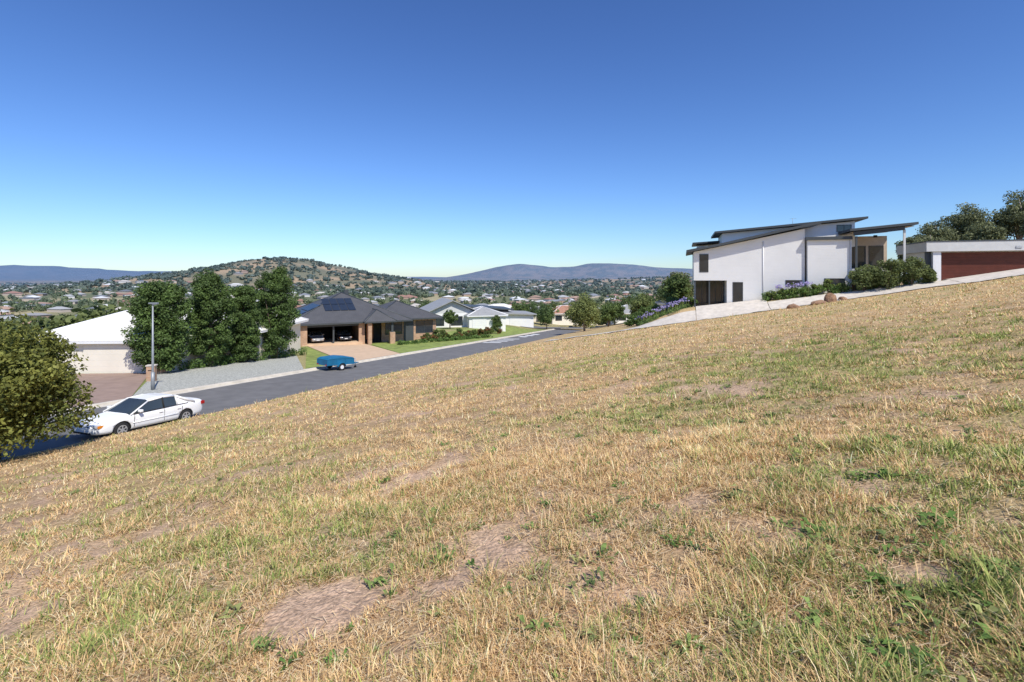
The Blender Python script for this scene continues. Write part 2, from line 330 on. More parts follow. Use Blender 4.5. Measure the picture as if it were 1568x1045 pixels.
# ------------------------------------------------------------------ grass blades on the lot
def blades(name,n,r0,r1,seg2,seed,lenr,wid,per=11):
    r=np.random.default_rng(seed)
    nt=n//per
    rad=np.exp(r.uniform(math.log(r0),math.log(r1),nt)); th=r.uniform(-math.radians(62),math.radians(62),nt)
    cx=rad*np.sin(th); cy=rad*np.cos(th)
    g=greenness(cx,cy); b=bare(cx,cy); u,v=UV(cx,cy)
    tn=fbm(cx*3.2,cy*3.2,81,3); 
    keep=(v>VN+.25)&(u<59.5)&(r.random(nt)>b*1.0)&(r.random(nt)<.22+1.6*ss(.36,.64,tn))
    cx,cy,g,rad=cx[keep],cy[keep],g[keep],rad[keep]
    nt=len(cx); k=np.repeat(np.arange(nt),per); n=len(k)
    sp=.012+.008*rad[k]**.7
    ox=r.normal(0,1,n); oy=r.normal(0,1,n)
    x=cx[k]+ox*sp; y=cy[k]+oy*sp
    uu,vv=UV(x,y); z=H(uu,vv)-.006
    az=np.where(r.random(n)<.65,np.arctan2(oy,ox)+r.normal(0,.5,n),r.uniform(0,2*math.pi,n)); d=np.stack([np.cos(az),np.sin(az)],-1)
    size=r.lognormal(0,.40,nt)
    tall=((.6+.8*vnoise(cx*2.5,cy*2.5,91))*size)[k]
    ln=r.uniform(*lenr,n)*tall*(1+.02*rad[k]); tilt=.25+r.beta(2.4,1.3,n)*1.25
    isg=r.random(n)<((g[k]*1.25*(r.random(nt)<.78)[k])+.05)
    tilt=np.where(isg,tilt*.75,tilt)
    w_=wid*(.6+.8*r.random(n))*(1+rad[k]*.22)*np.where(isg,1.4,1)
    side=np.stack([-d[:,1],d[:,0]],-1)*w_[:,None]*.5
    P0=np.stack([x,y,z],-1)
    S=np.concatenate([side,np.zeros((n,1))],1)
    hz=np.sin(tilt)*ln; vz=np.cos(tilt)*ln
    tip=P0+np.concatenate([d*hz[:,None],vz[:,None]],1)
    pal=np.array([(.78,.55,.28),(.67,.45,.215),(.51,.32,.145),(.84,.67,.41),(.34,.20,.10)])
    pi=r.choice(5,n,p=[.34,.27,.15,.17,.07]); cl=pal[pi]
    gp=np.array([(.25,.30,.08),(.34,.37,.105),(.17,.23,.055),(.44,.42,.15)]); cl=np.where(isg[:,None],gp[r.integers(0,4,n)],cl)
    cl=cl*(.8+.35*r.random((n,1)))*(.74+.5*r.random(nt))[k][:,None]*(.82+.36*fbm(cx*.5,cy*.5,95,3))[k][:,None]
    cl=np.minimum(cl,.86)
    if seg2:
        mid=P0+np.concatenate([d*(hz*.42)[:,None],(vz*.66+.004)[:,None]],1)
        V=np.stack([P0-S,P0+S,mid-S*.8,mid+S*.8,tip],1).reshape(-1,3)
        b_=np.arange(n)*5; F=np.concatenate([np.stack([b_,b_+1,b_+3],-1),np.stack([b_,b_+3,b_+2],-1),np.stack([b_+2,b_+3,b_+4],-1)])
        C=np.repeat(cl,5,0)
    else:
        V=np.stack([P0-S,P0+S,tip],1).reshape(-1,3); F=np.arange(n*3).reshape(-1,3); C=np.repeat(cl,3,0)
    return np_mesh(name,V,F,M['grassblade'],C)
blades('dry_grass',700000,1.3,7,True,11,(.025,.085),.0026)
blades('dry_grass_far',800000,6,70,False,12,(.03,.08),.0040,9)
def straw(name,n,seed):
    r=np.random.default_rng(seed); rad=np.exp(r.uniform(math.log(1.3),math.log(14),n)); th=r.uniform(-1.08,1.08,n)
    x=rad*np.sin(th); y=rad*np.cos(th); u,v=UV(x,y); k=(v>VN+.3)&(r.random(n)>bare(x,y)*.9); x,y,rad=x[k],y[k],rad[k]; n=len(x)
    az=r.uniform(0,6.28,n); l=r.uniform(.03,.11,n); d=np.stack([np.cos(az),np.sin(az)],-1); w_=(.0021*(1+rad*.2)*r.uniform(.7,1.3,n))[:,None]; s=np.stack([-d[:,1],d[:,0]],-1)*w_*.5
    def zz(x,y): 
        u,v=UV(x,y); return H(u,v)
    a_=np.stack([x,y],-1); b_=a_+d*l[:,None]; za=zz(a_[:,0],a_[:,1])+r.uniform(.004,.03,n); zb=zz(b_[:,0],b_[:,1])+r.uniform(.004,.04,n)
    V=np.stack([np.c_[a_-s,za],np.c_[a_+s,za],np.c_[b_+s,zb],np.c_[b_-s,zb]],1).reshape(-1,3)
    cl=np.array([(.78,.63,.41),(.68,.50,.28)])[r.integers(0,2,n)]*r.uniform(.8,1.1,(n,1))
    np_mesh(name,V,np.arange(4*n).reshape(-1,4),M['grassblade'],np.repeat(cl,4,0))
straw('loose_straw',50000,13)
def weeds(name,n,seed):
    r=np.random.default_rng(seed); rad=np.exp(r.uniform(math.log(2.0),math.log(26),n)); th=r.uniform(-math.radians(50),math.radians(62),n)
    cx=rad*np.sin(th); cy=rad*np.cos(th); g=greenness(cx,cy)
    k=(r.random(n)<(.25+g)*ss(-3,3,cx)+.08); cx,cy=cx[k],cy[k]
    man=np.array([(2.03,3.4),(2.75,3.35),(2.05,2.55),(2.6,2.75),(1.9,4.3),(3.1,4.3),(2.25,2.45),(2.5,2.2),(3.6,5.2),(2.1,3.5),(2.85,3.45),(1.75,2.3)]); nm=len(man); cx=np.concatenate([cx,man[:,0]]); cy=np.concatenate([cy,man[:,1]])
    VV=[];FF=[];CC=[];b=0
    for i in range(len(cx)):
        big=1.2 if i>=len(cx)-nm else r.uniform(.35,1.05); nl=int(r.integers(10,26)*(1.8 if big>1.1 else 1)); gc=np.array([(.12,.20,.045),(.18,.25,.07),(.12,.17,.055),(.26,.28,.10)][r.integers(0,4)])
        for j in range(nl):
            a_=r.uniform(0,6.28); ox,oy=r.normal(0,.035*big,2); x=cx[i]+ox; y=cy[i]+oy; u,v=UV(x,y); z=float(H(u,v))
            l=r.uniform(.035,.10)*big; wd=l*r.uniform(.10,.22); up=r.uniform(.2,1.0); d=np.array([math.cos(a_),math.sin(a_)]); s=np.array([-d[1],d[0]])*wd
            pts=[(x,y,z),(*(np.array([x,y])+d*l*.5+s),z+l*up*.75),(*(np.array([x,y])+d*l),z+l*up*.6),(*(np.array([x,y])+d*l*.5-s),z+l*up*.75)]
            VV+=pts; FF.append((b,b+1,b+2,b+3)); b+=4; CC+= [gc*r.uniform(.7,1.35)]*4
    np_mesh(name,VV,FF,M['grassblade'],np.array(CC))
weeds('green_weeds',2600,5)

# ------------------------------------------------------------------ foliage
def leafcloud(C,cr,per,size,r,c0,c1,centre=None,up=.35,aspect=.55):
    n=len(C)*per; k=np.repeat(np.arange(len(C)),per)
    d=r.normal(size=(n,3)); d/=np.linalg.norm(d,axis=1,keepdims=True)
    crr=cr[k] if hasattr(cr,'__len__') else np.full(n,cr)
    off=d*(crr*r.uniform(.35,1.0,n)**.6)[:,None]; off[:,2]*=.8
    P=C[k]+off
    nm=d*.7+r.normal(size=(n,3))*.6+np.array([0,0,up]); nm/=np.linalg.norm(nm,axis=1,keepdims=True)
    t=np.cross(nm,r.normal(size=(n,3))); t/=np.linalg.norm(t,axis=1,keepdims=True); b=np.cross(nm,t)
    s=(size*r.uniform(.6,1.3,n))[:,None]; V=np.stack([P-t*s,P+b*s*aspect,P+t*s,P-b*s*aspect],1).reshape(-1,3)
    cm=r.random(len(C))[k]; f=np.clip(cm*.6+r.random(n)*.4,0,1)[:,None]
    cl=(np.array(c0)*(1-f)+np.array(c1)*f)*(r.uniform(.75,1.2,n)[:,None])
    return V,np.arange(n*4).reshape(-1,4),np.repeat(cl,4,0)
def crownpts(n,r,shape,lo=.45):
    d=r.normal(size=(n,3)); d/=np.linalg.norm(d,axis=1,keepdims=True)
    rad=r.uniform(lo,1.0,n); P=d*rad[:,None]
    if shape=='column':
        P[:,2]=r.uniform(-1,1,n); zz=P[:,2]; q=r.uniform(.35,1,n); an=r.uniform(0,6.283,n)
        f=np.where(zz>0,np.sqrt(np.clip(1-(zz*.97)**2.4,0,1)),1-.22*np.abs(zz)**2)*q; P[:,0]=f*np.cos(an); P[:,1]=f*np.sin(an)
    if shape=='spread':
        P[:,2]=np.abs(P[:,2])*1.1-.35+r.normal(0,.08,n)
    return P
def tree(name,x,y,h,rx,cb=.2,shape='round',ncl=70,per=130,leaf=.13,c0=(.04,.06,.02),c1=(.10,.14,.04),bark='bark',seed=0,z=None,tr=None,ry=None,lo=.45,cr=None):
    r=np.random.default_rng(seed+100); z=Hxy(x,y)-.1 if z is None else z
    e=empty(name,(x,y,z)); tr=tr or h*.022
    cz0=h*cb; hz=(h-cz0)/2; P=crownpts(ncl,r,shape,lo)
    jit=1+r.normal(0,.06,(ncl,1)); C=P*jit*np.array([rx,ry or rx,hz])*.86+np.array([0,0,cz0+hz])
    top=[(0,0,0),(r.normal(0,.04)*h*.3,r.normal(0,.04)*h*.3,h*.3),(r.normal(0,.03)*h,r.normal(0,.03)*h,h*.62),(0,0,h*.88)]
    V,F=tube_vf(top,[tr*1.35,tr,tr*.6,tr*.15],8)
    for q in r.choice(ncl,min(14,ncl),replace=False):
        zb=h*r.uniform(min(cb,.18)+.03,.55); f=zb/h
        s=Vector((top[1][0]*min(f/.3,1),top[1][1]*min(f/.3,1),zb)); t=Vector(C[q]); m=(s+t)/2+Vector((0,0,-.05*h))
        v2,f2=tube_vf([s,m,t],[tr*.5,tr*.3,tr*.08],5); b=len(V); V+=v2; F+=[tuple(i+b for i in g_) for g_ in f2]
    pmesh('trunk',V,F,M[bark],e,smooth=True)
    crv=(cr or .30)*min(rx,hz)*r.uniform(.7,1.3,ncl)
    V,F,cl=leafcloud(C,crv,per,leaf,r,c0,c1); np_mesh('crown',V,F,M['leaf'],cl,e)
    return e
def shrub(name,x,y,rx,ry,h,seed=0,z=None,ncl=26,per=90,leaf=.07,c0=(.03,.05,.015),c1=(.10,.15,.04),rz=0):
    r=np.random.default_rng(seed+900); z=Hxy(x,y) if z is None else z
    e=empty(name,(x,y,z),rz); P=crownpts(ncl,r,'round',.4); C=P*np.array([rx,ry,h*.5])*.85+np.array([0,0,h*.5])
    V=[];F=[]
    for q in range(5):
        v2,f2=tube_vf([(0,0,-.1),tuple(C[q]*.5),tuple(C[q])],[.04,.03,.01],5); b=len(V); V+=v2; F+=[tuple(i+b for i in g_) for g_ in f2]
    pmesh('stems',V,F,M['bark'],e)
    crv=.36*min(rx,ry,h*.6)*r.uniform(.7,1.3,ncl)
    V,F,cl=leafcloud(C,crv,per,leaf,r,c0,c1); np_mesh('leaves',V,F,M['leaf'],cl,e); return e
def hedge(name,p0,p1,wd,h,seed=0,per=60,leaf=.07,step=.35,c0=(.04,.07,.02),c1=(.11,.17,.04),zoff=0):
    r=np.random.default_rng(seed+300); p0=np.array(p0);p1=np.array(p1); Ln=np.linalg.norm(p1-p0); n=max(int(Ln/step),2)*3
    t=r.random(n); P=p0+(p1-p0)*t[:,None]; dn=(p1-p0)/Ln; nn=np.array([-dn[1],dn[0]]); o=r.uniform(-.5,.5,n)*wd
    x=P[:,0]+nn[0]*o; y=P[:,1]+nn[1]*o; u,v=UV(x,y); z=H(u,v,False)+r.uniform(.1,.85,n)*h+zoff
    V,F,cl=leafcloud(np.stack([x,y,z],-1),np.minimum(wd,h)*.42*r.uniform(.7,1.3,n),per,leaf,r,c0,c1); return np_mesh(name,V,F,M['leaf'],cl)
tree('large_shrub_tree',-16.5,16.3,4.75,2.85,ry=2.3,cb=.04,shape='round',ncl=210,per=300,leaf=.07,c0=(.045,.06,.015),c1=(.17,.17,.038),seed=1,lo=.3,tr=.13)
for i,(x,y,h,r_) in enumerate(((-27.0,39.4,7.3,2.3),(-25.5,43.4,8.1,1.9),(-24.5,46.8,7.5,1.5),(-23.3,50.4,9.3,2.15))):
    tree('pear_tree',x,y,h,r_,cb=.05,shape='column',ncl=200,per=160,leaf=.10,c0=(.035,.055,.018),c1=(.085,.13,.034),seed=10+i,lo=.3,cr=.26)
hedge('low_hedge',(-27.0,39.2),(-22.2,54.2),1.1,.85,1,c1=(.09,.15,.035))
tree('street_tree',13.6,96,7.2,3.3,cb=.05,shape='round',ncl=100,per=110,leaf=.16,c0=(.07,.09,.03),c1=(.19,.21,.07),seed=21,bark='palebark')
tree('street_tree',23.5,92,5.6,2.6,cb=.06,shape='round',ncl=70,per=110,leaf=.15,c0=(.06,.08,.03),c1=(.16,.19,.06),seed=22)
tree('street_tree',20.3,108,5.4,2.2,cb=.12,shape='round',ncl=50,per=90,leaf=.16,seed=23)
for i,(x,y,h,r_) in enumerate(((27,84,6.4,2.4),(30,92,7.6,2.8),(33,104,8.5,3.2),(24,120,6,2.6),(40,125,9,4),(9,140,5.5,3),(17,138,6,3.2),(26,136,6.5,3),(34,134,7.5,3.6),(2,144,6,3),(20,160,8,4),(6,166,7,3.6),(36,158,9,4),(-14,146,6,3),(-24,150,7,3.6),(-36,150,7,3.5),(46,150,10,4.5),(13,186,8,4),(29,190,9,4))):
    tree('garden_tree',x,y,h,r_,cb=.12,shape='round',ncl=60,per=80,leaf=.19,seed=30+i,c1=((.10,.14,.04),(.15,.16,.06),(.08,.12,.04))[i%3])
for i,(x,y,h,r_) in enumerate(((72,92,9,2.6),(86,104,12.5,4.5),(94,106,15,5),(101,102,15.5,5),(108,104,18.5,6),(116,104,21,6.5),(124,108,22,7),(80,98,10,3.5),(112,92,17,5),(99,94,11.5,4.5),(88,95,9.5,4))):
    tree('gum_tree',x,y,h,r_,cb=.22,shape='spread' if i%2 else 'round',ncl=110,per=110,leaf=.22,c0=(.06,.07,.035),c1=(.15,.16,.075),bark='palebark',seed=50+i,cr=.25)
hedge('distant_scrub',(66,84),(135,100),10,4,7,per=80,leaf=.25,step=1.2)

# ------------------------------------------------------------------ distant trees and houses
def distant():
    r=np.random.default_rng(77); VV=[];CC=[]
    def emit(x,y,h,w,per,c0,c1):
        u,v=UV(x,y); z=H(u,v,False); n=len(x); k=np.repeat(np.arange(n),per)
        d=r.normal(size=(n*per,3)); d/=np.linalg.norm(d,axis=1,keepdims=True)
        lump=1+.25*np.sin(d[:,0]*4+k)*np.cos(d[:,1]*5+k*1.7)
        P=np.stack([x[k],y[k],z[k]+h[k]*.5],-1)+d*np.stack([w[k],w[k],h[k]*.5],-1)*(r.uniform(.55,1,n*per)*lump)[:,None]
        nm=d+r.normal(size=d.shape)*.5; nm/=np.linalg.norm(nm,axis=1,keepdims=True)
        t=np.cross(nm,r.normal(size=d.shape)); t/=np.linalg.norm(t,axis=1,keepdims=True); b=np.cross(nm,t)
        s=(w[k]*r.uniform(.16,.36,n*per)*(90/per)**.5)[:,None]
        V=np.stack([P-t*s,P+b*s*.7,P+t*s,P-b*s*.7],1).reshape(-1,3)
        f=(r.random(n)[k]*.7+r.random(n*per)*.3)[:,None]; cl=np.array(c0)*(1-f)+np.array(c1)*f
        cl=painted_haze(cl,np.sqrt(x[k]**2+y[k]**2)); VV.append(V); CC.append(np.repeat(cl,4,0))
    def samp(n,y0,y1,p0,p1,pw=1.0):
        y=np.exp(r.uniform(math.log(y0),math.log(y1),n)); px=r.uniform(p0,p1,n); return px*y,y
    g0,g1=(.04,.055,.02),(.13,.15,.05)
    x,y=samp(560,140,330,-1.1,.5); u,v=UV(x,y); k=~((v>-80)&(u<150))&((x<.33*y))
    x,y=x[k],y[k]; n=len(x); emit(x,y,r.uniform(3,7,n),r.uniform(1.8,3.8,n),150,g0,g1)
    x,y=samp(330,60,150,-1.25,-.3); u,v=UV(x,y); k=(v<-66); x,y=x[k],y[k]; n=len(x); emit(x,y,r.uniform(2.5,6,n),r.uniform(1.6,3.4,n),220,g0,g1)
    x,y=samp(2600,320,1100,-1.2,.6); k=fbm(x/90,y/90,5,3)>.38; x,y=x[k],y[k]; n=len(x); emit(x,y,r.uniform(4,9,n),r.uniform(2.6,5.4,n),64,g0,g1)
    x,y=samp(4400,1000,3400,-1.2,.6); k=fbm(x/160,y/160,6,3)>.38; x,y=x[k],y[k]; n=len(x); emit(x,y,r.uniform(5,10,n),r.uniform(4.5,10,n),26,(.035,.05,.02),(.11,.12,.05))
    n=2100; x=r.normal(-830,330,n); y=r.normal(1780,230,n); k=fbm(x/70,y/70,8,3)>.42; x,y=x[k],y[k]; n=len(x); emit(x,y,r.uniform(3,6,n),r.uniform(2.8,5.8,n),26,(.04,.05,.02),(.12,.125,.05))
    V=np.concatenate(VV); np_mesh('distant_trees',V,np.arange(len(V)).reshape(-1,4),M['leaf'],np.concatenate(CC))
    VV=[];FF=[];CC=[];b=0
    pts=[]
    x,y=samp(95,150,330,-1.0,.36); pts+=list(zip(x,y)); x,y=samp(60,75,150,-1.2,-.75); pts+=list(zip(x,y))
    x,y=samp(420,330,1000,-1.1,.55); pts+=list(zip(x,y)); x,y=samp(400,1000,2600,-1.1,.55); pts+=list(zip(x,y))
    roofs=[(.24,.25,.26),(.40,.40,.39),(.66,.64,.60),(.34,.18,.12),(.40,.26,.18),(.16,.17,.18),(.54,.49,.42),(.30,.29,.28),(.74,.74,.73)]
    walls=[(.55,.46,.37),(.42,.29,.2),(.68,.65,.6),(.46,.39,.31)]
    used=[]
    for x,y in pts:
        u,v=UV(x,y)
        if v>-82 and u<136: continue
        if y<160 and v>-78: continue
        if any((x-a_)**2+(y-b_)**2<18**2 for a_,b_ in used): continue
        if abs(x+830)<420 and y>1450: continue
        used.append((x,y)); z=Hxy(x,y)+(.8 if y>330 else .1); sc_=1+.35*(y>900)+.1*(y>330); w_=r.uniform(6,10)*sc_; d=r.uniform(5,7)*sc_; h=2.8; rh=r.uniform(1.6,2.6)*sc_; a_=r.choice([.32,.32+1.57,-.2,.8])
        ca,sa=math.cos(a_),math.sin(a_)
        L_=[(-w_,-d,-3),(w_,-d,-3),(w_,d,-3),(-w_,d,-3),(-w_,-d,h),(w_,-d,h),(w_,d,h),(-w_,d,h)]
        e=.6; rr=[(-w_-e,-d-e,h-.1),(w_+e,-d-e,h-.1),(w_+e,d+e,h-.1),(-w_-e,d+e,h-.1),(-w_+d,0,h+rh),(w_-d,0,h+rh)]
        q=[(0,1,5,4),(1,2,6,5),(2,3,7,6),(3,0,4,7)]
        q2=[(8,9,13,12),(9,10,13,13),(10,11,12,13),(11,8,12,12)]
        wc=walls[r.integers(4)]; rc=roofs[r.integers(len(roofs))]
        cc=painted_haze(np.array([wc]*8+[rc]*6,float),np.full(14,math.hypot(x,y)))
        for (lx,ly,lz) in L_+rr: VV.append((x+lx*ca-ly*sa,y+lx*sa+ly*ca,z+lz))
        CC.append(cc)
        for f in q+q2: 
            f=list(dict.fromkeys(f)); FF.append(tuple(i+b for i in f))
        b+=14
    o=pmesh('distant_suburb_houses',VV,FF,M['leafless'])
    at=o.data.attributes.new('Col','FLOAT_COLOR','POINT'); C=np.ones((len(VV),4),np.float32); C[:,:3]=np.concatenate(CC); at.data.foreach_set('color',C.ravel())
distant()

# ------------------------------------------------------------------ building parts
def window(par,x0,x1,z0,z1,y,mull=0,fr='charcoal',name='window'):
    box(name+'_glass',x0,x1,y-.012,y+.02,z0,z1,M['glass'],par)
    t=.06
    for a_ in ((x0-t,x1+t,z0-t,z0),(x0-t,x1+t,z1,z1+t),(x0-t,x0,z0,z1),(x1,x1+t,z0,z1)): box(name+'_frame',a_[0],a_[1],y-.05,y+.01,a_[2],a_[3],M[fr],par)
    for i in range(mull):
        xm=x0+(x1-x0)*(i+1)/(mull+1); box(name+'_mullion',xm-.025,xm+.025,y-.045,y+.01,z0,z1,M[fr],par)
def hip(par,x0,x1,y0,y1,z,h,m,fascia='charcoal',name='roof'):
    w_,d=x1-x0,y1-y0; i=min(w_,d)/2
    if w_>=d: r=[(x0+i,(y0+y1)/2),(x1-i,(y0+y1)/2)]
    else: r=[((x0+x1)/2,y0+i),((x0+x1)/2,y1-i)]
    V=[(x0,y0,z),(x1,y0,z),(x1,y1,z),(x0,y1,z),(*r[0],z+h),(*r[1],z+h)]
    if w_>=d: F=[(0,1,5,4),(1,2,5),(2,3,4,5),(3,0,4)]
    else: F=[(0,1,4),(1,2,5,4),(2,3,5),(3,0,4,5)]
    pmesh(name,V,F,m,par); box(name+'_fascia',x0+.01,x1-.01,y0+.01,y1-.01,z-.2,z-.005,M[fascia],par)
    for a_,b_ in ((0,4),(1,4 if w_<d else 5),(2,5),(3,5 if w_<d else 4),(4,5)):
        tube(name+'_ridge_cap',[V[a_],V[b_]],.09,M[fascia],par,6)
wh=empty('white_two_storey_house',(0,0,0),ROT)
WB=M['whiteboard']; CH=M['charcoal']; f0=65.8
prism('left_wing_wall',[(1.3,-.35),(13.2,-.35),(13.2,5.55),(1.3,3.1)],f0,f0+9,WB,wh)
box('ground_floor_wall',5.0,13.2,f0,f0+9,-5.2,-.355,WB,wh)
box('ground_floor_rear_wall',1.5,4.995,f0+5.5,f0+8.9,-5.2,-.36,M['whitewall'],wh)
for x_ in (1.35,3.0): box('carport_post',x_,x_+.14,f0+.1,f0+.24,-5.2,-.36,CH,wh)
box('ground_floor_glazing',1.6,4.95,f0+3.2,f0+3.25,-3.7,-.4,M['glass'],wh)
for x_ in (2.3,3.1,3.9,4.6): box('glazing_mullion',x_,x_+.06,f0+3.1,f0+3.19,-3.7,-.4,CH,wh)
box('glazing_sill',1.45,4.99,f0+.0,f0+5.4,-5.2,-3.72,M['concrete'],wh)
def slab(name,pts,t,y0,y1,m):
    prof=[(x,z) for x,z in pts]+[(x,z-t) for x,z in reversed(pts)]
    return prism(name,prof,y0,y1,m,wh,)
slab('left_wing_roof',[(.45,3.3),(4,3.98),(7.5,4.75),(11,5.55),(14.7,6.3)],.28,f0-.8,f0+10,CH)
window(wh,2.0,2.9,.7,2.75,f0,0); window(wh,5.7,6.7,-2.9,-.6,f0,0,name='glass_door')
window(wh,11.3,12.9,-.95,-.35,f0,1)
box('right_wing_wall',13.4,17.5,f0-.45,f0+7,-4.2,4.2,WB,wh)
box('right_wing_parapet',13.2,17.7,f0-.75,f0+7.3,4.205,4.55,CH,wh)
window(wh,15.1,17.0,-1.25,-.15,f0-.45,1)
box('corner_downpipe',17.55,17.66,f0-.55,f0-.44,-2,4.2,M['white'],wh)
tube('wall_downpipe',[(8.9,f0-.06,4.2),(8.9,f0-.06,-3.4)],.045,M['white'],wh,8)
box('dark_recess',17.52,17.9,f0+.4,f0+.5,-2.5,4.4,CH,wh)
prism('upper_storey_wall',[(4.7,3.6),(19.0,3.6),(19.0,6.55),(4.7,5.5)],f0+3.2,f0+10.5,M['whitewall'],wh)
slab('upper_storey_roof',[(3.8,5.72),(12,6.35),(20.1,6.98)],.24,f0+2.4,f0+11.5,CH)
window(wh,17.2,18.6,5.4,6.1,f0+3.2,1)
box('rear_wing_wall',1.9,6,f0+8.9,f0+14,2,4.3,M['whitewall'],wh); slab('rear_wing_roof',[(1.3,4.75),(6.5,5.05)],.2,f0+8,f0+15,CH)
slab('alfresco_roof',[(17.3,5.3),(23.5,5.85)],.26,f0-1.4,f0+8,CH)
prism('alfresco_beam',[(17.72,4.55),(22.4,5.05),(22.4,5.45),(17.72,5.0)],f0-1.1,f0-.95,CH,wh)
prism('alfresco_ceiling',[(17.6,4.92),(23.3,5.44),(23.3,5.5),(17.6,4.98)],f0-.9,f0+7,M['soffit'],wh)
box('alfresco_post',22.3,22.5,f0-1.0,f0-.84,-1.4,5.1,M['greyfascia'],wh); box('alfresco_post',17.9,18.1,f0-1.0,f0-.84,-1.4,4.5,CH,wh)
box('alfresco_rear_wall',17.6,22.8,f0+5.2,f0+5.6,-1.6,4.9,M['soffit'],wh)
window(wh,18.2,20.6,1.2,3.7,f0+5.2,1); window(wh,21.0,22.4,1.2,3.7,f0+5.2,0)
box('ceiling_fan_hub',20.4,20.7,f0+1.5,f0+1.8,4.5,4.75,M['dark'],wh); box('ceiling_fan_blade',19.9,21.2,f0+1.6,f0+1.72,4.55,4.58,M['dark'],wh)
box('balcony_deck',17.6,23.0,f0-1.0,f0+5.1,.7,.95,M['greyfascia'],wh)
box('air_conditioner',7.6,8.6,f0-.45,f0-.05,-3.6,-2.75,M['white'],wh,bevel=.03)
tube('air_conditioner_fan',[(8.0,f0-.47,-3.18),(8.0,f0-.44,-3.18)],.28,M['dark'],wh,20)
tube('tv_antenna_mast',[(12.7,f0+4,6.2),(12.7,f0+4,7.2)],.02,M['steel'],wh,6); tube('tv_antenna_boom',[(12.4,f0+4,7.15),(13.1,f0+4,7.15)],.012,M['steel'],wh,6)
rg=empty('red_door_garage',(0,0,0),ROT)
box('garage_wall',25.2,42,f0+.3,f0+7,-1.5,3.0,M['whitewall'],rg)
box('garage_fascia',24.5,42.6,f0-.55,f0+7.5,2.75,3.75,M['greyfascia'],rg); box('garage_fascia_cap',24.45,42.65,f0-.6,f0+7.55,3.755,3.86,CH,rg)
box('garage_pier',25.15,25.85,f0-.35,f0+.29,-1.5,2.745,M['white'],rg); box('garage_dark_pier',24.75,25.1,f0+.05,f0+.6,-1.5,2.745,CH,rg)
box('garage_red_door',25.9,33.8,f0+.18,f0+.28,-.6,2.65,M['redtimber'],rg); box('garage_red_panel',33.9,41.9,f0+.15,f0+.28,-.6,2.65,M['redtimber'],rg)
box('garage_lamp',32,32.5,f0-.62,f0-.56,3.0,3.2,M['lamp_clear'],rg)
bz=-8.75; h2=empty('brick_house_charcoal_roof',(-27.4,66,bz),math.atan2(.51,.86)); B=M['brick']
hip(h2,-1.4,15,-.8,15.6,2.75,3.8,M['roofdark']); hip(h2,9.6,20.6,1.6,13.2,2.72,2.4,M['roofdark'],name='wing_roof')
hip(h2,7.9,12.4,-1.6,6,2.78,1.5,M['roofdark'],name='porch_roof')
box('rear_wall',0,14.4,6.2,15,-.6,2.54,B,h2); box('left_wall',0,.24,0,6.2,-.6,2.54,B,h2); box('carport_floor',.3,8,-.3,6.1,-.6,.02,M['tandrive'],h2)
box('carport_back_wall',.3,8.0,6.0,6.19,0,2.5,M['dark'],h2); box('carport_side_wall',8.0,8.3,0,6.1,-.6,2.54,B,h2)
box('carport_pier',0,.9,-.25,.0,-.6,2.54,B,h2); box('carport_pier',7.5,8.3,-.25,-.01,-.6,2.54,B,h2); box('carport_middle_pier',4.1,4.3,-.2,0,0,2.54,CH,h2)
box('carport_beam',.9,7.5,-.25,-.02,2.25,2.54,CH,h2)
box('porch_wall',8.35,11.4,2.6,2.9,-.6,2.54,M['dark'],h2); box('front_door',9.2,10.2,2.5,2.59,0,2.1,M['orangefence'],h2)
box('porch_pier',8.5,9.0,-1.3,-.8,-.6,2.55,B,h2); box('porch_pier',11.5,12.2,-1.4,-.8,-.6,1.2,B,h2); box('porch_post',11.7,12.0,-1.25,-.95,1.21,2.55,CH,h2)
box('front_wall',11.4,19.8,2.4,12.6,-1.6,2.5,B,h2)
window(h2,12.0,14.4,.5,2.2,2.4,1); window(h2,16.6,19.2,.5,2.2,2.4,1); 
box('render_panel',14.7,16.2,2.33,2.39,-.6,2.5,M['charcoal'],h2)
for i in range(6):
    for j in range(2):
        k=3.8/8.2; y0=3.4+i*1.05; x0=-.7+j*1.75+ .5
        zf=lambda x_: 2.75+(x_+1.4)*k+.09
        pmesh('solar_panel',[(x0,y0,zf(x0)),(x0,y0+.98,zf(x0)),(x0+1.6,y0+.98,zf(x0+1.6)),(x0+1.6,y0,zf(x0+1.6))],[(0,3,2,1)],M['solar'],h2)
for i in range(4):
    for j in range(2):
        k=3.8/8.2; zf=lambda y_: 2.75+(y_+.8)*k+.09; x0=3.6+i*1.05; y0=2.2+j*1.7
        pmesh('solar_panel',[(x0,y0,zf(y0)),(x0+.98,y0,zf(y0)),(x0+.98,y0+1.6,zf(y0+1.6)),(x0,y0+1.6,zf(y0+1.6))],[(0,1,2,3)],M['solar'],h2)
box('chimney_vent',7.6,8.2,8.8,9.3,6.0,6.9,CH,h2)
fe=empty('orange_timber_fence',(-29.6,64.0,-8.9),.35); box('fence_panel',0,1.9,0,.06,0,1.9,M['orangefence'],fe)
for x_ in (-.05,.9,1.9): box('fence_post',x_,x_+.1,-.06,-.002,0,2.0,M['charcoal'],fe)
lz=-7.3; lh=empty('white_roof_house',(-32.9,38.8,lz),.06)
box('garage_wall',-4.2,6.3,0.1,16,-.8,2.3,M['cream'],lh); box('garage_door',.4,5.2,-.0,.09,0,2.1,M['door'],lh)
box('brick_pier',5.5,6.4,-.5,.08,-.6,2.28,B,lh); box('door_head',.1,5.45,-.05,.09,2.11,2.3,M['cream'],lh)
hip(lh,-4.6,6.8,-.35,17,2.5,2.2,M['roofwhite'],'white'); 
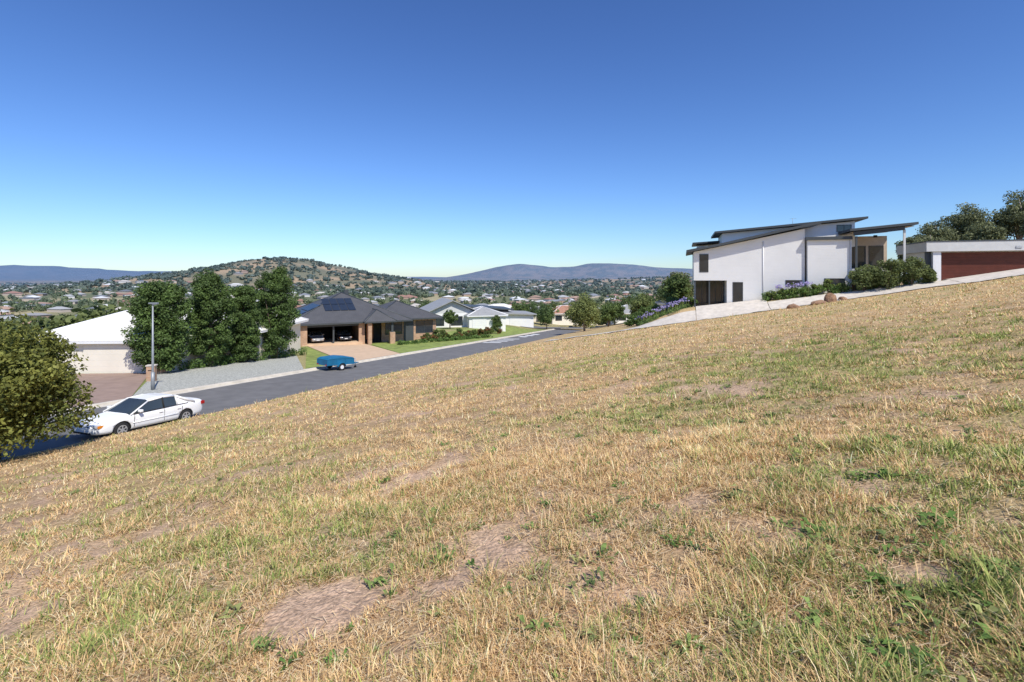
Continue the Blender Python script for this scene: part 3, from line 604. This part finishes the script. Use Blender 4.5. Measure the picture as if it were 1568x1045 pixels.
box('rear_wing_wall',6.5,9.6,9,20,-1.2,2.1,M['cream'],lh); hip(lh,4.6,10.2,8.2,21,2.35,1.2,M['roofwhite'],'white',name='rear_wing_roof')
lb=empty('brick_letterbox',(-24.5,34.8,Hxy(-24.5,34.8)),.3); box('pillar',-.25,.25,-.2,.2,0,1.05,B,lb); box('cap',-.29,.29,-.24,.24,1.052,1.12,M['concrete'],lb); box('slot',-.15,.15,-.215,-.2,.75,.8,M['dark'],lb)
h3=empty('grey_roof_house',(-17.5,103,-10.2),.30); h3.scale=(1.06,1.06,1.1)
box('main_wall',0,13.6,0,11,-1.5,2.6,M['whitewall'],h3)
prism('gable_roof',[(-.7,2.55),(5.2,5.1),(11,2.7),(11,2.55),(5.2,4.93),(-.7,2.4)],-.8,12,M['roofgrey'],h3); prism('gable_end',[(0,2.6),(5.2,4.85),(10.3,2.6)],0,.1,M['greyfascia'],h3)
hip(h3,7.5,15.6,-3,6,2.3,1.4,M['roofgrey'],'white',name='garage_roof'); box('garage_wall',8,15.2,-2.5,5,-1.5,2.1,M['whitewall'],h3)
box('garage_door',8.6,11.4,-2.58,-2.51,-.6,1.8,M['doorwhite'],h3); box('garage_door',12.0,14.7,-2.58,-2.51,-.6,1.8,M['doorwhite'],h3)
window(h3,1.2,3.6,.4,2.0,0,1); window(h3,5,7.2,.4,2.0,0,1)
h4=empty('modern_skillion_house',(-6.5,124,-12.3),.22)
box('main_wall',-6,6.2,2,12,-1,4.2,M['charcoal'],h4); prism('skillion_roof',[(-8.5,5.6),(7.2,4.5),(7.2,4.2),(-8.5,5.3)],.6,13,M['charcoal'],h4)
box('garage_box',4.5,11.6,-2,8,-1,3.5,M['whitewall'],h4); box('garage_door',5.6,10.8,-2.08,-2.01,-.4,2.4,M['doorwhite'],h4)
prism('garage_roof',[(4.0,3.55),(12.2,3.2),(12.2,3.5),(4.0,3.85)],-2.8,8.6,M['roofgrey'],h4); window(h4,-4,-1,.6,2.8,2,2)
for i,(x,y,w_,d,rf,wl_,a_) in enumerate(((12,152,13,10,'rt','cream',.3),(30,148,12,9,'roofgrey','whitewall',.1),(-8,160,14,10,'roofwhite','cream',.5),(24,176,14,10,'rt','cream',-.2),(38,170,12,10,'roofdark','whitewall',.4),(44,140,11,9,'roofdark','cream',.2),(4,180,13,9,'roofdark','cream',.2),(-30,170,14,10,'roofgrey','cream',.2),(-55,165,14,10,'roofgrey','cream',.3))):
    e=empty('suburban_house',(x,y,Hxy(x,y)+.4),a_); box('wall',0,w_,0,d,-2,2.6,M[wl_],e); hip(e,-.6,w_+.6,-.6,d+.6,2.7,2.1,M[rf],'white'); window(e,1,3,.6,2,0,1); window(e,w_-3.5,w_-1,.6,2,0,1)

# ------------------------------------------------------------------ garden planting
for i,(u,v,r_,h) in enumerate(((63.6,18.3,1.5,2.8),(63.4,20.4,1.8,3.4),(63.8,22.6,1.7,3.6),(63.9,24.2,.9,1.6),(64.9,19.3,1.3,2.6))):
    x,y=XY(u,v); shrub('garden_shrub',x,y,r_,r_*.8,h,seed=i,ncl=46,per=110,leaf=.1,c0=(.05,.07,.025),c1=(.13,.15,.05))
hedge('garden_hedge',XY(64.6,8.9),XY(64.3,17.5),1.2,1.0,3,leaf=.09,per=80)
hedge('garden_hedge',XY(64.6,18),XY(64.8,25),.9,.9,4,leaf=.09)
for i in range(7):
    x,y=XY(64.4+.1*(i%3),9.5+i*1.15); shrub('garden_shrub',x,y,.6,.6,1.1+.3*(i%3),seed=110+i,ncl=16,per=70,leaf=.08,c1=(.16,.19,.05))
def agap(name,pts,seed,hh=.75):
    r=np.random.default_rng(seed); e=empty(name,(0,0,0)); C=[]
    for (x,y) in pts: C.append((x,y,Hxy(x,y)+.22))
    V,F,cl=leafcloud(np.array(C),.42,50,.14,r,(.06,.10,.03),(.14,.2,.06),aspect=.18,up=.1); np_mesh('strap_leaves',V,F,M['leaf'],cl,e)
    heads=[]
    for (x,y,z) in C:
        for k in range(3): heads.append((x+r.normal(0,.25),y+r.normal(0,.25),z+hh-.22+r.uniform(-.1,.25)))
    V,F,cl=leafcloud(np.array(heads),.11,16,.06,r,(.23,.19,.36),(.37,.33,.47)); np_mesh('flower_heads',V,F,M['leaf'],cl,e)
    SV=[];SF=[]
    for hd in heads:
        v2,f2=tube_vf([(hd[0],hd[1],hd[2]-.7),hd],[.012,.008],4); b=len(SV); SV+=v2; SF+=[tuple(i+b for i in q) for q in f2]
    pmesh('flower_stems',SV,SF,M['lawn'],e)
rr=np.random.default_rng(4)
agap('agapanthus_bed',[XY(rr.uniform(63.9,64.9),rr.uniform(9.8,13.6)) for _ in range(26)],1,1.3)
agap('agapanthus_bed',[XY(rr.uniform(63.8,78),rr.uniform(-5.5,.9)) for _ in range(120)],2,1.0)
for i in range(16):
    x,y=XY(rr.uniform(66,84),rr.uniform(-8,1)); shrub('garden_shrub',x,y,rr.uniform(.8,1.3),rr.uniform(.8,1.2),rr.uniform(1.2,2.8),seed=40+i,per=70,leaf=.1)
hedge('garden_hedge',(-15.2,68.5),(-3.5,86),.9,.55,8,leaf=.09); 
for i in range(22):
    t=i/21; x=-13.5+t*11+rr.normal(0,.3); y=74+t*24+rr.normal(0,.6); shrub('garden_shrub',x,y,rr.uniform(.5,1.0),rr.uniform(.5,.9),rr.uniform(.8,2.0),seed=70+i,ncl=18,per=60,leaf=.1,c1=(.12,.15,.04) if i%3 else (.22,.09,.04))
tree('garden_tree',-12,99,4.0,1.6,cb=.2,ncl=40,per=80,leaf=.15,seed=91)
tree('garden_tree',-3,104,3.4,1.3,cb=.2,ncl=30,per=80,leaf=.14,seed=92); tree('garden_tree',8,118,4.2,1.8,cb=.2,ncl=30,per=80,leaf=.15,seed=93)

lx,ly=-21.75,31.0; sl_=empty('street_lamp',(lx,ly,Hxy(lx,ly)))
tube('pole',[(0,0,-.1),(0,0,1.2),(0,0,5.15)],[.08,.068,.042],M['steel'],sl_,12); box('base_plate',-.2,.2,-.2,.2,-.02,.03,M['steel'],sl_)
tube('pole_sleeve',[(0,0,0),(0,0,1.1)],.10,M['steel'],sl_,12)
tube('arm',[(0,0,5.1),(.12,.02,5.22),(.25,.04,5.25)],.03,M['steel'],sl_,8); box('luminaire',-.22,.32,-.11,.11,5.22,5.31,M['steel'],sl_,bevel=.035); box('lens',.0,.28,-.08,.08,5.19,5.218,M['lamp_clear'],sl_)

# ------------------------------------------------------------------ car
def apply_bool(o,cutters):
    for c_ in cutters:
        b=o.modifiers.new('b','BOOLEAN'); b.object=c_; b.operation='DIFFERENCE'; b.solver='EXACT'
    bpy.context.view_layer.update(); dg=bpy.context.evaluated_depsgraph_get(); me=bpy.data.meshes.new_from_object(o.evaluated_get(dg))
    o.modifiers.clear(); o.data=me
    for c_ in cutters: bpy.data.objects.remove(c_)
def loft(name,rings,mats,mif,par,sub=2):
    V=[];F=[];mi=[];n=len(rings[0])
    for r_ in rings: V+=r_
    for i in range(len(rings)-1):
        for k in range(n):
            F.append((i*n+k,i*n+(k+1)%n,(i+1)*n+(k+1)%n,(i+1)*n+k)); mi.append(mif(i,k))
    F.append(tuple(range(n-1,-1,-1))); mi.append(0); F.append(tuple(range((len(rings)-1)*n,len(rings)*n))); mi.append(0)
    o=pmesh(name,V,F,mats,par,mi,smooth=True)
    import bmesh
    bm=bmesh.new(); bm.from_mesh(o.data); bmesh.ops.recalc_face_normals(bm,faces=bm.faces); bm.to_mesh(o.data); bm.free()
    if sub: s=o.modifiers.new('s','SUBSURF'); s.levels=sub; s.render_levels=sub
    return o
def car(name,loc,rot,paint):
    e=empty(name,loc,rot=rot); P=M[paint]
    st=[(2.44,.50,.36,.56),(2.40,.70,.26,.63),(2.2,.82,.20,.71),(1.75,.87,.19,.79),(1.0,.885,.19,.90),(.2,.89,.19,.93),(-.8,.89,.19,.95),(-1.6,.88,.2,.985),(-2.1,.85,.22,1.0),(-2.36,.76,.27,.96),(-2.44,.6,.38,.86)]
    rings=[]
    for x,w_,zl,zt in st:
        h=[(w_*.8,zl),(w_,zl+.10),(w_*1.01,zl+.32*(zt-zl)+.06),(w_*1.0,zt-.2*(zt-zl)),(w_*.93,zt-.03),(w_*.6,zt+.015)]
        rings.append([(x,a_,b_) for a_,b_ in h]+[(x,-a_,b_) for a_,b_ in reversed(h)])
    body=loft('body',rings,[P,M['rubber']],lambda i,k:0,e,2)
    cut=[]
    for x in (1.45,-1.4):
        for s in (1,-1):
            V,F=tube_vf([(x,s*.60,.31),(x,s*1.1,.31)],[.365,.365],28); c_=pmesh('cut',V,F,M['rubber'],e); cut.append(c_)
    apply_bool(body,cut)
    for p_ in body.data.polygons: p_.use_smooth=True
    cs=[(1.12,.78,.86,.90),(.28,.66,.86,1.345),(-.35,.63,.88,1.40),(-.95,.63,.90,1.37),(-1.83,.72,.92,.985)]
    R=[]
    for x,wt,zb,zt in cs:
        wb=.83; h=[(wb*.96,zb-.08),(wb,zb+.0),(wt+.0,zt-.05),(wt*.75,zt)]
        R.append([(x,a_,b_) for a_,b_ in h]+[(x,-a_,b_) for a_,b_ in reversed(h)])
    def mif(i,k):
        if k in (1,5): return 1 if i<3 else 0
        if k in (2,3,4): return 1 if i in (0,3) else 0
        return 0
    cab=loft('cabin',R,[P,M['carglass']],mif,e,0); 
    for p_ in cab.data.polygons: p_.use_smooth=False
    for s in (1,-1):
        g=lambda i,k: Vector((cs[i][0],s*(.83 if k==1 else cs[i][1]),cs[i][2] if k==1 else cs[i][3]-.05))
        tube('windscreen_pillar',[g(0,1),g(1,2)],[.035,.035],P,e,8); tube('roof_rail',[g(1,2),g(2,2),g(3,2)],[.04,.04,.045],P,e,8)
        tube('rear_pillar',[g(3,2),g(4,1)],[.05,.05],P,e,8)
        tube('centre_pillar',[(-.33,s*.845,.88),(-.36,s*.648,1.35)],.03,M['rubber'],e,8)
        tube('belt_trim',[(1.0,s*.845,.885),(-.35,s*.85,.905),(-1.5,s*.84,.93)],.014,M['rubber'],e,6)
        tube('quarter_pillar',[(-.98,s*.84,.915),(-.97,s*.655,1.34)],.022,P,e,8)
        for x in (.98,-.33,-1.18): box('door_gap',x-.006,x+.006,min(s*.882,s*.9),max(s*.882,s*.9),.36,.84,M['rubber'],e)
        for x in (-.15,-1.0): box('door_handle',x-.1,x+.08,min(s*.885,s*.92),max(s*.885,s*.92),.74,.775,P,e,bevel=.01)
        tube('side_moulding',[(1.05,s*.9,.52),(-.98,s*.905,.52)],.018,P,e,6)
        box('door_mirror',.72,.86,min(s*.86,s*1.04),max(s*.86,s*1.04),.92,1.04,P,e,bevel=.03)
        box('headlamp',2.18,2.405,min(s*.46,s*.76),max(s*.46,s*.76),.53,.66,M['lamp_clear'],e,bevel=.03)
        box('indicator',2.12,2.34,min(s*.76,s*.80),max(s*.76,s*.80),.53,.64,M['amber'],e,bevel=.01)
        box('tail_lamp',-2.40,-2.2,min(s*.5,s*.83),max(s*.5,s*.83),.72,.88,M['lamp_red'],e,bevel=.03)
        for x in (1.45,-1.4):
            V,F=tube_vf([(x,s*.66,.31),(x,s*.69,.31),(x,s*.85,.31),(x,s*.88,.31)],[.27,.315,.315,.28],28); pmesh('tyre',V,F,M['rubber'],e,smooth=True)
            V,F=tube_vf([(x,s*.86,.31),(x,s*.885,.31)],[.205,.20],24); pmesh('rim',V,F,M['rim'],e)
            for k in range(6):
                a_=k*math.pi/3; pmesh('rim_slot',[(x+math.cos(a_+t)*q,s*.889,.31+math.sin(a_+t)*q) for t,q in ((-.25,.08),(.25,.08),(.3,.17),(-.3,.17))],[(0,1,2,3)],M['rubber'],e)
            V,F=tube_vf([(x,s*.5,.31),(x,s*.64,.31)],[.35,.35],20); pmesh('wheel_well',V,F,M['rubber'],e)
    box('grille',2.36,2.43,-.4,.4,.50,.60,M['rubber'],e,bevel=.02); box('number_plate',2.44,2.46,-.19,.19,.38,.48,M['white'],e); box('bumper_intake',2.38,2.435,-.5,.5,.28,.36,M['rubber'],e,bevel=.02)
    return e
hd=math.atan2(-CA,-SA)
cu=16.15; cx_,cy_=XY(cu,-22.45); c1_=car('white_sedan_car',(cx_,cy_,float(Rz(cu,-22.45))-.118),(0,-.056,hd),'carwhite'); c1_.scale=(.99,.98,.97)
a2=math.atan2(.51,.86)
def inh2(x,y): return (-27.4+.86*x-.51*y,66+.51*x+.86*y,bz+.025)
car('parked_car',inh2(2.4,3.0),(0,0,a2-math.pi/2),'carsilver'); car('parked_car',inh2(6.0,3.0),(0,0,a2-math.pi/2),'cardark')
tu,tv=35.9,-27.5; tx,ty=XY(tu,tv); t=empty('blue_box_trailer',(tx,ty,float(Rz(tu,tv))-.118),rot=(0,.056,math.atan2(CA,SA)-.35)); t.scale=(.93,.93,.93)
BL=M['blue']
box('tray_floor',-1.35,1.35,-.8,.8,.48,.54,BL,t)
for a_ in ((-1.35,1.35,-.8,-.76),(-1.35,1.35,.76,.8)): box('tray_side',*a_,.541,.98,BL,t)
for a_ in ((-1.35,-1.31),(1.31,1.35)): box('tray_end',*a_,-.758,.758,.541,.98,BL,t)
prism('tarpaulin_cover',[(-1.38,.985),(1.38,.985),(1.2,1.09),(.2,1.2),(-1.1,1.12)],-.82,.82,BL,t,bevel=.03)
for x in (-1.36,-.45,.45,1.32):
    for s in (-.83,.80): box('stake',x,x+.05,s,s+.03,.45,1.0,BL,t)
for s in (1,-1):
    V,F=tube_vf([(0,s*.86,.31),(0,s*.88,.31),(0,s*1.02,.31),(0,s*1.04,.31)],[.27,.31,.31,.27],24); pmesh('tyre',V,F,M['rubber'],t,smooth=True)
    V,F=tube_vf([(0,s*1.03,.31),(0,s*1.05,.31)],[.17,.17],18); pmesh('rim',V,F,M['white'],t)
    arc=[(math.cos(g)*.40,.31+math.sin(g)*.40) for g in np.linspace(.15,math.pi-.15,9)]; arc2=[(x*.93,.31+(z-.31)*.93) for x,z in reversed(arc)]
    prism('mudguard',arc+arc2,min(s*.83,s*1.08),max(s*.83,s*1.08),BL,t)
    box('tail_lamp',-1.40,-1.355,s*.65-.1,s*.65+.1,.5,.58,M['lamp_red'],t); tube('drawbar',[(1.3,s*.6,.46),(2.4,0,.46)],.04,BL,t,6)
tube('axle',[(0,-.9,.31),(0,.9,.31)],.03,M['steel'],t,8); tube('jockey_wheel_stand',[(2.1,.05,.12),(2.1,.05,.85)],.03,M['steel'],t,8)
V,F=tube_vf([(2.1,0,.1),(2.1,.1,.1)],[.1,.1],14); pmesh('jockey_wheel',V,F,M['rubber'],t)
box('orange_reflector_board',1.4,1.7,-.25,.25,.52,.75,M['amber'],t)
def rock(name,x,y,s,seed):
    import bmesh
    bm=bmesh.new(); bmesh.ops.create_icosphere(bm,subdivisions=3,radius=1); r=np.random.default_rng(seed)
    for v in bm.verts:
        q=1+.7*(float(fbm(v.co.x*1.6+seed,v.co.y*1.6+v.co.z*1.3,seed,3))-.5); v.co=Vector((v.co.x*s[0]*q,v.co.y*s[1]*q,v.co.z*s[2]*q))
    me=bpy.data.meshes.new(name); bm.to_mesh(me); bm.free(); me.materials.append(M['rock']); o=link(bpy.data.objects.new(name,me)); o.location=(x,y,Hxy(x,y)+s[2]*.2)
rock('boulder',33,53,(.55,.4,.75),2); rock('boulder',28.6,52,(.6,.4,.35),3); rock('boulder',34.3,53,(.4,.4,.3),4); rock('boulder',31.8,53,(.9,.5,.35),5)
